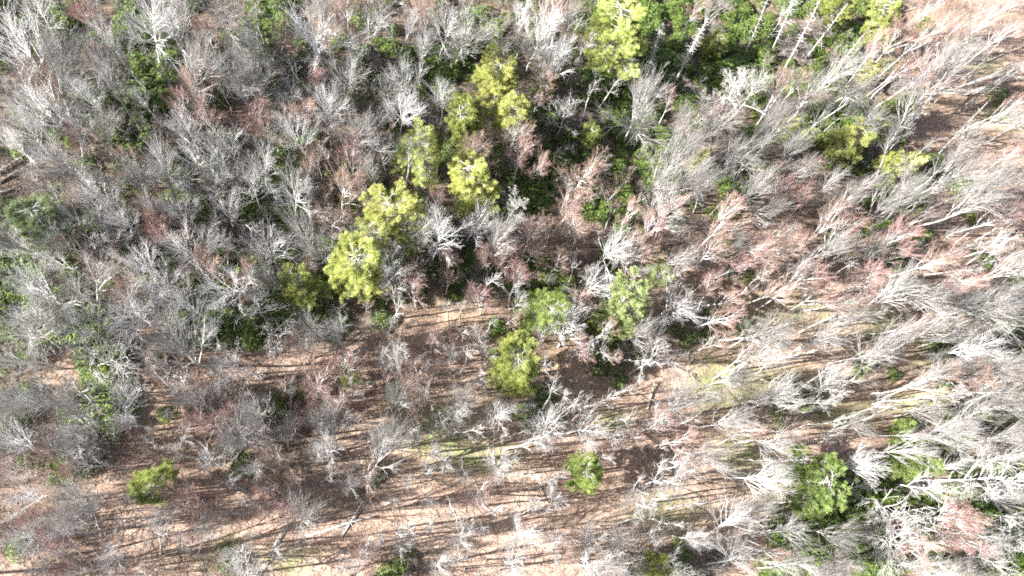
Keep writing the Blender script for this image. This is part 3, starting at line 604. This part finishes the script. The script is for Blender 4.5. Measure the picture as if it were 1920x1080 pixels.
# ------------------------------------------------------------------ fill: the rest of the wood
def free(px, py, r, k=.62):
    for (x, y, q) in placed:
        if (x - px) ** 2 + (y - py) ** 2 < ((q + r) * k) ** 2: return False
    return True
for q_ in ((255, 110, 62), (500, 42, 30), (440, 605, 48), (1115, 165, 26), (1390, 105, 40), (835, 125, 26), (190, 728, 24), (65, 470, 30), (1640, 1045, 30), (1130, 690, 50), (540, 310, 24)): placed.append(q_)
n_grey = len(TREES); n_pink = len(PINKS); tries = 0
while (n_grey < 298) and tries < 9000:
    tries += 1; px, py = rng.uniform(-10, 1930), rng.uniform(-5, 1090); c = cell(px, py)
    if rng.random() < {'G': .85, 'g': .2, '.': 0, 'p': .5, 'o': .93, 'm': .95}[c]: continue
    right = px > 1350 + (py - 500) * .1; r = rng.uniform(24, 44) if not right else rng.uniform(22, 38)
    if right: r *= .9
    if not free(px, py, r, .52 if c in '.g' else .62): continue
    pool = (T_SLIM + T_FAN) if right else (T_SPREAD + T_SPREAD + T_FAN + T_MULTI + T_SLIM); T = pool[rng.integers(len(pool))]; r *= .62 if T in T_SLIM else 1
    put_tree(T, px, py, r, None, 'bare_tree'); n_grey += 1
tries = 0
while n_pink < 205 and tries < 9000:
    tries += 1; px, py = rng.uniform(-10, 1930), rng.uniform(-5, 1090); c = cell(px, py)
    if rng.random() < {'G': .9, 'g': .5, '.': .35, 'p': 0, 'o': .965, 'm': .98}[c]: continue
    r = rng.uniform(18, 34)
    if not free(px, py, r, .5 if c == 'p' else .58): continue
    put_tree((T_PINKSLIM if px > 1150 else T_PINK)[rng.integers(3)], px, py, r * (.7 if px > 1150 else 1), None, 'budding_tree'); n_pink += 1

tries = 0; n_young = 0
while n_young < 295 and tries < 12000:
    tries += 1; px, py = rng.uniform(-10, 1930), rng.uniform(-5, 1090); c = cell(px, py)
    if rng.random() < {'G': .9, 'g': .6, '.': .5, 'p': .5, 'o': .0, 'm': .3}[c]: continue
    if not free(px, py, 8, .42): continue
    T = T_POLE[rng.integers(5 if c in 'om' else 8)]; put_tree(T, px, py, rng.uniform(10, 19) if T in T_POLE[:5] else rng.uniform(17, 30), None, 'young_tree'); placed.pop(); placed.append((px, py, 16)); n_young += 1

# ------------------------------------------------------------------ stuff: brush, laurel thickets, sticks, surrounding woods
def transformed(arr, x, y, z, s, sz, rot, lean=(0, 0)):
    v, q, t, m = arr; c, s_ = math.cos(rot), math.sin(rot); X = (v[:, 0] * c - v[:, 1] * s_) * s; Y = (v[:, 0] * s_ + v[:, 1] * c) * s; Z = v[:, 2] * sz
    return np.stack([X + x + Z * lean[0], Y + y + Z * lean[1], Z + z], 1), q, t, m

def merged(name, items, mats, smooth=False):
    V = []; Q = []; T = []; QM = []; TM = []; n = 0
    for (v, q, t, m) in items:
        V.append(v.astype(np.float32)); Q.append(q + n); T.append(t + n); QM.append(m[:len(q)]); TM.append(m[len(q):]); n += len(v)
    me = build_mesh(name, np.concatenate(V), [np.concatenate(Q), np.concatenate(T)], mats, np.concatenate(QM + TM), np.full(sum(map(len, Q)) + sum(map(len, T)), smooth))
    return mesh_obj(name, me)

def scatter(n, dens, lo=(-60, -60), hi=(1980, 1140)):
    out = []
    while len(out) < n:
        px, py = rng.uniform(lo[0], hi[0]), rng.uniform(lo[1], hi[1])
        if rng.random() < dens[cell(px, py)]: out.append((px, py))
    return out
items = []
for px, py in scatter(1650, {'G': .25, 'g': .9, '.': 1.0, 'p': .55, 'o': .05, 'm': .03}):
    p = at(px, py); T = T_BRUSH[rng.integers(5)]; s = rng.uniform(.6, 1.3)
    for k in (0, 1): items.append(transformed(T['geo'][k], p[0], p[1], p[2], s, s * rng.uniform(.8, 1.2), rng.random() * 6.28, rng.normal(0, .12, 2)))
o = merged('brush', items, [M['brush'], M['brush']]); tag(o, 'low tangle of leafless grey and pinkish brush under the trees', 'brush', kind='stuff')

def leaf_dome(rng, R, H, n, size):
    """whorls of broad leaves over an uneven dome"""
    az = rng.random(n) * 6.28; rr = np.sqrt(rng.random(n)); lump = 1 + .3 * np.sin(az * 3 + rng.random() * 6) * rr
    x, y = np.cos(az) * rr * R * lump, np.sin(az) * rr * R * lump; z = H * (1 - rr ** 2.2) * (.55 + .45 * vnoise(x + 50, y + 50, .9, 4)) * rng.uniform(.75, 1.08, n) + .15
    c = np.stack([x, y, z], 1); k = 6; C = np.repeat(c, k, 0); a = np.tile(np.arange(k) * 6.283 / k, n) + np.repeat(rng.random(n) * 6.28, k)
    d = np.stack([np.cos(a), np.sin(a), rng.uniform(-.3, .5, n * k)], 1); tilt = np.repeat(rng.normal(0, .35, (n, 3)), k, 0); d = norm(d + tilt); s = norm(np.cross(d, UP + tilt)) ; L = size * rng.uniform(.7, 1.3, (n * k, 1))
    V = np.stack([C, C + d * L * .5 + s * L * .19, C + d * L, C + d * L * .5 - s * L * .19], 1).reshape(-1, 3)
    return V, np.arange(n * k * 4).reshape(-1, 4)
DOMES = []
for i in range(5):
    r_ = np.random.default_rng(30 + i); v, q = leaf_dome(r_, 2.3, 2.2, 420, .24); g = Geo(); g.add(v, q)
    st = []
    for k in range(14): az = r_.random() * 6.28; st.append((np.zeros(3), np.array([math.cos(az) * 1.6, math.sin(az) * 1.6, r_.uniform(.8, 1.8)]), .04, .015, 1))
    A, B, ra, rb, lv = seg_arrays(st); v, q = prisms(A, B, ra, rb, 3); g.add(v, q, None, 1); DOMES.append(g.arrays())
items = []
for px, py in scatter(1600, {'G': 1.0, 'g': .55, '.': .18, 'p': .02, 'o': 0, 'm': 0}):
    p = at(px, py); s = rng.uniform(.45, 1.15); items.append(transformed(DOMES[rng.integers(5)], p[0], p[1], p[2], s, s * rng.uniform(.8, 1.5), rng.random() * 6.28))
LAUREL = [(260, 110, 85, 70, 26), (500, 40, 40, 60, 12), (440, 600, 80, 45, 22), (190, 725, 34, 50, 10), (275, 450, 34, 40, 8), (65, 470, 40, 40, 10), (830, 120, 40, 50, 12), (1115, 165, 42, 34, 11), (530, 580, 50, 50, 12), (1040, 330, 60, 40, 10),
          (1390, 110, 70, 70, 16), (1560, 190, 60, 40, 10), (1870, 1010, 40, 50, 10), (1490, 1010, 45, 45, 10), (1640, 1040, 70, 40, 12), (170, 600, 40, 25, 8), (1190, 380, 30, 30, 4), (545, 310, 34, 40, 8), (1680, 940, 60, 35, 8), (1560, 440, 1, 1, 1), (1690, 390, 40, 25, 6)]
for (cx, cy, a_, b_, n_) in LAUREL:
    for k in range(int(n_ * 1.5)):
        t_ = rng.random() * 6.28; r_ = math.sqrt(rng.random()); p = at(cx + a_ * r_ * math.cos(t_), cy + b_ * r_ * math.sin(t_)); s = rng.uniform(.5, 1.05)
        items.append(transformed(DOMES[rng.integers(5)], p[0], p[1], p[2], s, s * rng.uniform(.8, 1.4), rng.random() * 6.28))
o = merged('laurel_thicket', items, [M['laurel'], M['brush']]); tag(o, 'dark glossy evergreen laurel thicket carpeting the shaded parts of the wood', 'undergrowth', kind='stuff')

# bright shrubs that stand out one by one
SHR = [(985, 262), (1105, 262), (640, 605), (1060, 300), (840, 150), (860, 110), (720, 50), (1310, 200), (1700, 190), (1640, 250), (1590, 130), (1400, 520), (1270, 415), (1150, 20), (1540, 80), (1690, 395), (1820, 410), (930, 615), (740, 60), (320, 180),
       (410, 230), (240, 210), (135, 265), (330, 315), (820, 300), (880, 400), (960, 540), (500, 590), (180, 705), (200, 690), (1650, 1055), (1500, 1000), (1480, 1030), (1530, 1060), (30, 560), (1210, 205), (1270, 190), (1420, 210), (1480, 170), (1570, 300)]
shr_meshes = []
for i in range(4):
    r_ = np.random.default_rng(90 + i); v, q = leaf_dome(r_, 1.5, 1.7, 360, .2); g = Geo(); g.add(v, q); fol = g.mesh('foliage', [M['shrub']], False); st = []
    for k in range(10): az = r_.random() * 6.28; st.append((np.zeros(3), np.array([math.cos(az) * 1.1, math.sin(az) * 1.1, r_.uniform(.7, 1.3)]), .04, .012, 1))
    A, B, ra, rb, lv = seg_arrays(st); v, q = prisms(A, B, ra, rb, 4); g2 = Geo(); g2.add(v, q); shr_meshes.append((fol, g2.mesh('stems', [M['bark']])))
shrub_rec = []
for k, (px, py) in enumerate(SHR):
    p = at(px, py); o = empty('evergreen_shrub', p); s = rng.uniform(.7, 1.25); o.scale = (s, s, s * rng.uniform(.9, 1.4)); o.rotation_euler = (0, 0, rng.random() * 6.28)
    f_, s_ = shr_meshes[k % 4]; mesh_obj('foliage', f_, o); mesh_obj('stems', s_, o); shrub_rec.append((o, px, py, 15, 'evergreen_shrub', None, None))

# sticks and fallen twigs on the floor
n = 24000; pts = []; 
A = []; B = []
for px, py in scatter(n, {'G': .1, 'g': .4, '.': .7, 'p': .8, 'o': 1, 'm': .8}):
    p = at(px, py, .06); a_ = rng.random() * 6.28; L = rng.uniform(.3, 1.0) * (4 if rng.random() < .07 else 1); d = np.array([math.cos(a_), math.sin(a_), rng.normal(0, .12)]) * L
    q_ = p + d; q_[2] = float(ground_z(q_[0], q_[1])) + rng.uniform(.05, .25); A.append(p); B.append(q_)
v, q = prisms(np.array(A), np.array(B), rng.uniform(.02, .06, n), np.full(n, .02), 3); g = Geo(); g.add(v, q)
tag(mesh_obj('fallen_twigs', g.mesh('fallen_twigs', [M['log']])), 'small fallen sticks strewn over the leaf litter', 'twigs', kind='stuff')

# tufts of grass and moss plants on the greener patches
tv = []
for (mx_, my_, rx, ry) in MOSS + [(x, y, a_, b_) for x, y, a_, b_ in GOLD]:
    c0 = at(mx_, my_); m_ = int(rx * ry * .11)
    for k in range(m_):
        x = c0[0] + rng.normal(0, rx * .09); y = c0[1] + rng.normal(0, ry * .10)
        if vnoise(x, y, 1.1, 7) < .5: continue
        tv.append((x, y, float(ground_z(x, y))))
tv = np.array(tv); nb_ = 16; C = np.repeat(tv, nb_, 0) + np.concatenate([rng.normal(0, .11, (len(tv) * nb_, 2)), np.zeros((len(tv) * nb_, 1))], 1)
az = rng.random(len(C)) * 6.28; d = np.stack([np.cos(az) * .6, np.sin(az) * .6, rng.uniform(.4, 1, len(C))], 1); sd = np.stack([-np.sin(az), np.cos(az), az * 0], 1); ln = rng.uniform(.08, .24, (len(C), 1))
V = np.stack([C - sd * .018, C + sd * .018, C + d * ln], 1).reshape(-1, 3); g = Geo(); g.add(V, None, np.arange(len(V)).reshape(-1, 3))
tag(mesh_obj('grass_tufts', g.mesh('grass_tufts', [M['grass']], False)), 'thin yellow-green grass and moss on the sunlit litter', 'grass', kind='stuff')

# woods that go on beyond the frame
items = []; k = 0
while k < 170:
    x, y = rng.uniform(-150, 165), rng.uniform(-50, 165); pz = float(ground_z(x, y)); px, py = project((x, y, pz + 10)); qx, qy = project((x, y, pz)); tx, ty = project((x, y, pz + 19))
    ins = lambda a, b: -25 < a < 1945 and -25 < b < 1105
    if ins(px, py) or ins(qx, qy) or ins(tx, ty): continue
    if px < -900 or px > 2800 or py < -900 or py > 1900: continue
    T = T_WOODS[k % 2]; s = rng.uniform(.8, 1.1)
    rot = rng.random() * 6.28
    for kk in (0, 1):
        v, q, t, m = T['geo'][kk]; items.append(transformed((v, q, t, m + kk), x, y, pz, s, s, rot))
    k += 1
o = merged('surrounding_woods', items, GREY); tag(o, 'leafless woodland continuing past the edge of the view', 'woods', kind='stuff')

# ------------------------------------------------------------------ labels: every tree is told apart by its look and its nearest landmark
landmarks += [(1385, 615, 'the mossy patch beside the gully'), (1345, 715, 'the lower mossy patch'), (820, 805, 'the mossy strip amid the stripes'), (440, 600, 'the big sunlit laurel patch'), (260, 110, 'the dark laurel hollow'), (1225, 742, 'the short forked log'),
              (420, 253, 'the thick pale fallen log'), (640, 988, 'the long white fallen log'), (1760, 130, 'the short stub in the clearing'), (20, 310, 'the crossed fallen trunks'), (895, 585, 'the golden sandy bank'), (1690, 390, 'the dark hollow amid pink brush')]
ORD = ['nearest', 'second', 'third', 'fourth', 'fifth', 'sixth', 'seventh', 'eighth', 'ninth', 'tenth', 'eleventh', 'twelfth', 'thirteenth', 'fourteenth', 'fifteenth', 'sixteenth']
def side_of(dx, dy):
    a_ = (math.degrees(math.atan2(-dy, dx)) + 360) % 360
    return ['right of', 'upper right of', 'above', 'upper left of', 'left of', 'lower left of', 'below', 'lower right of'][int((a_ + 22.5) // 45) % 8]
from collections import defaultdict
buckets = defaultdict(list)
for rec in bare_records + shrub_rec:
    o, cx, cy, rp, name, T, ax = rec
    d_, phr, lx, ly = min(((cx - lx) ** 2 + (cy - ly) ** 2, ph, lx, ly) for lx, ly, ph in landmarks)
    buckets[(name, phr, side_of(cx - lx, cy - ly))].append((d_, rec))
def look(rec):
    o, cx, cy, rp, name, T, ax = rec; big = 'broad' if rp > 48 else 'mid-sized' if rp > 32 else 'small'
    if name == 'evergreen_shrub': return 'leafy green shrub'
    if name == 'young_tree': return 'thin young pole tree' if T in T_POLE[:5] else 'small young silvery tree'
    if name == 'budding_tree': return f'{big} pink-twigged tree'
    if T in T_GNARL: return f'{big} white crooked tree'
    if T in T_FAN: return f'{big} grey fan-shaped tree'
    if T in T_SLIM: return f'{"slim" if rp > 30 else "small slim"} grey tree'
    if T in T_MULTI: return f'{big} many-stemmed silvery tree'
    return f'{big} silvery spreading tree'
NOUN = {'bare_tree': 'bare grey tree', 'budding_tree': 'pink-twigged tree', 'evergreen_shrub': 'green shrub'}
for (name, phr, side), lst in buckets.items():
    lst.sort(key=lambda t: t[0])
    for i, (d_, rec) in enumerate(lst):
        one = '' if len(lst) == 1 else ORD[min(i, 15)] + ' one '
        lab = f'{look(rec)}, {one}{side} {phr}'
        tag(rec[0], lab, {'bare_tree': 'bare tree', 'young_tree': 'young tree', 'budding_tree': 'budding tree', 'evergreen_shrub': 'shrub'}[name],
            {'young_tree': 'young leafless trees', 'bare_tree': 'leafless grey trees of the wood', 'budding_tree': 'pink-twigged budding trees', 'evergreen_shrub': 'green shrubs under the bare trees'}[name])
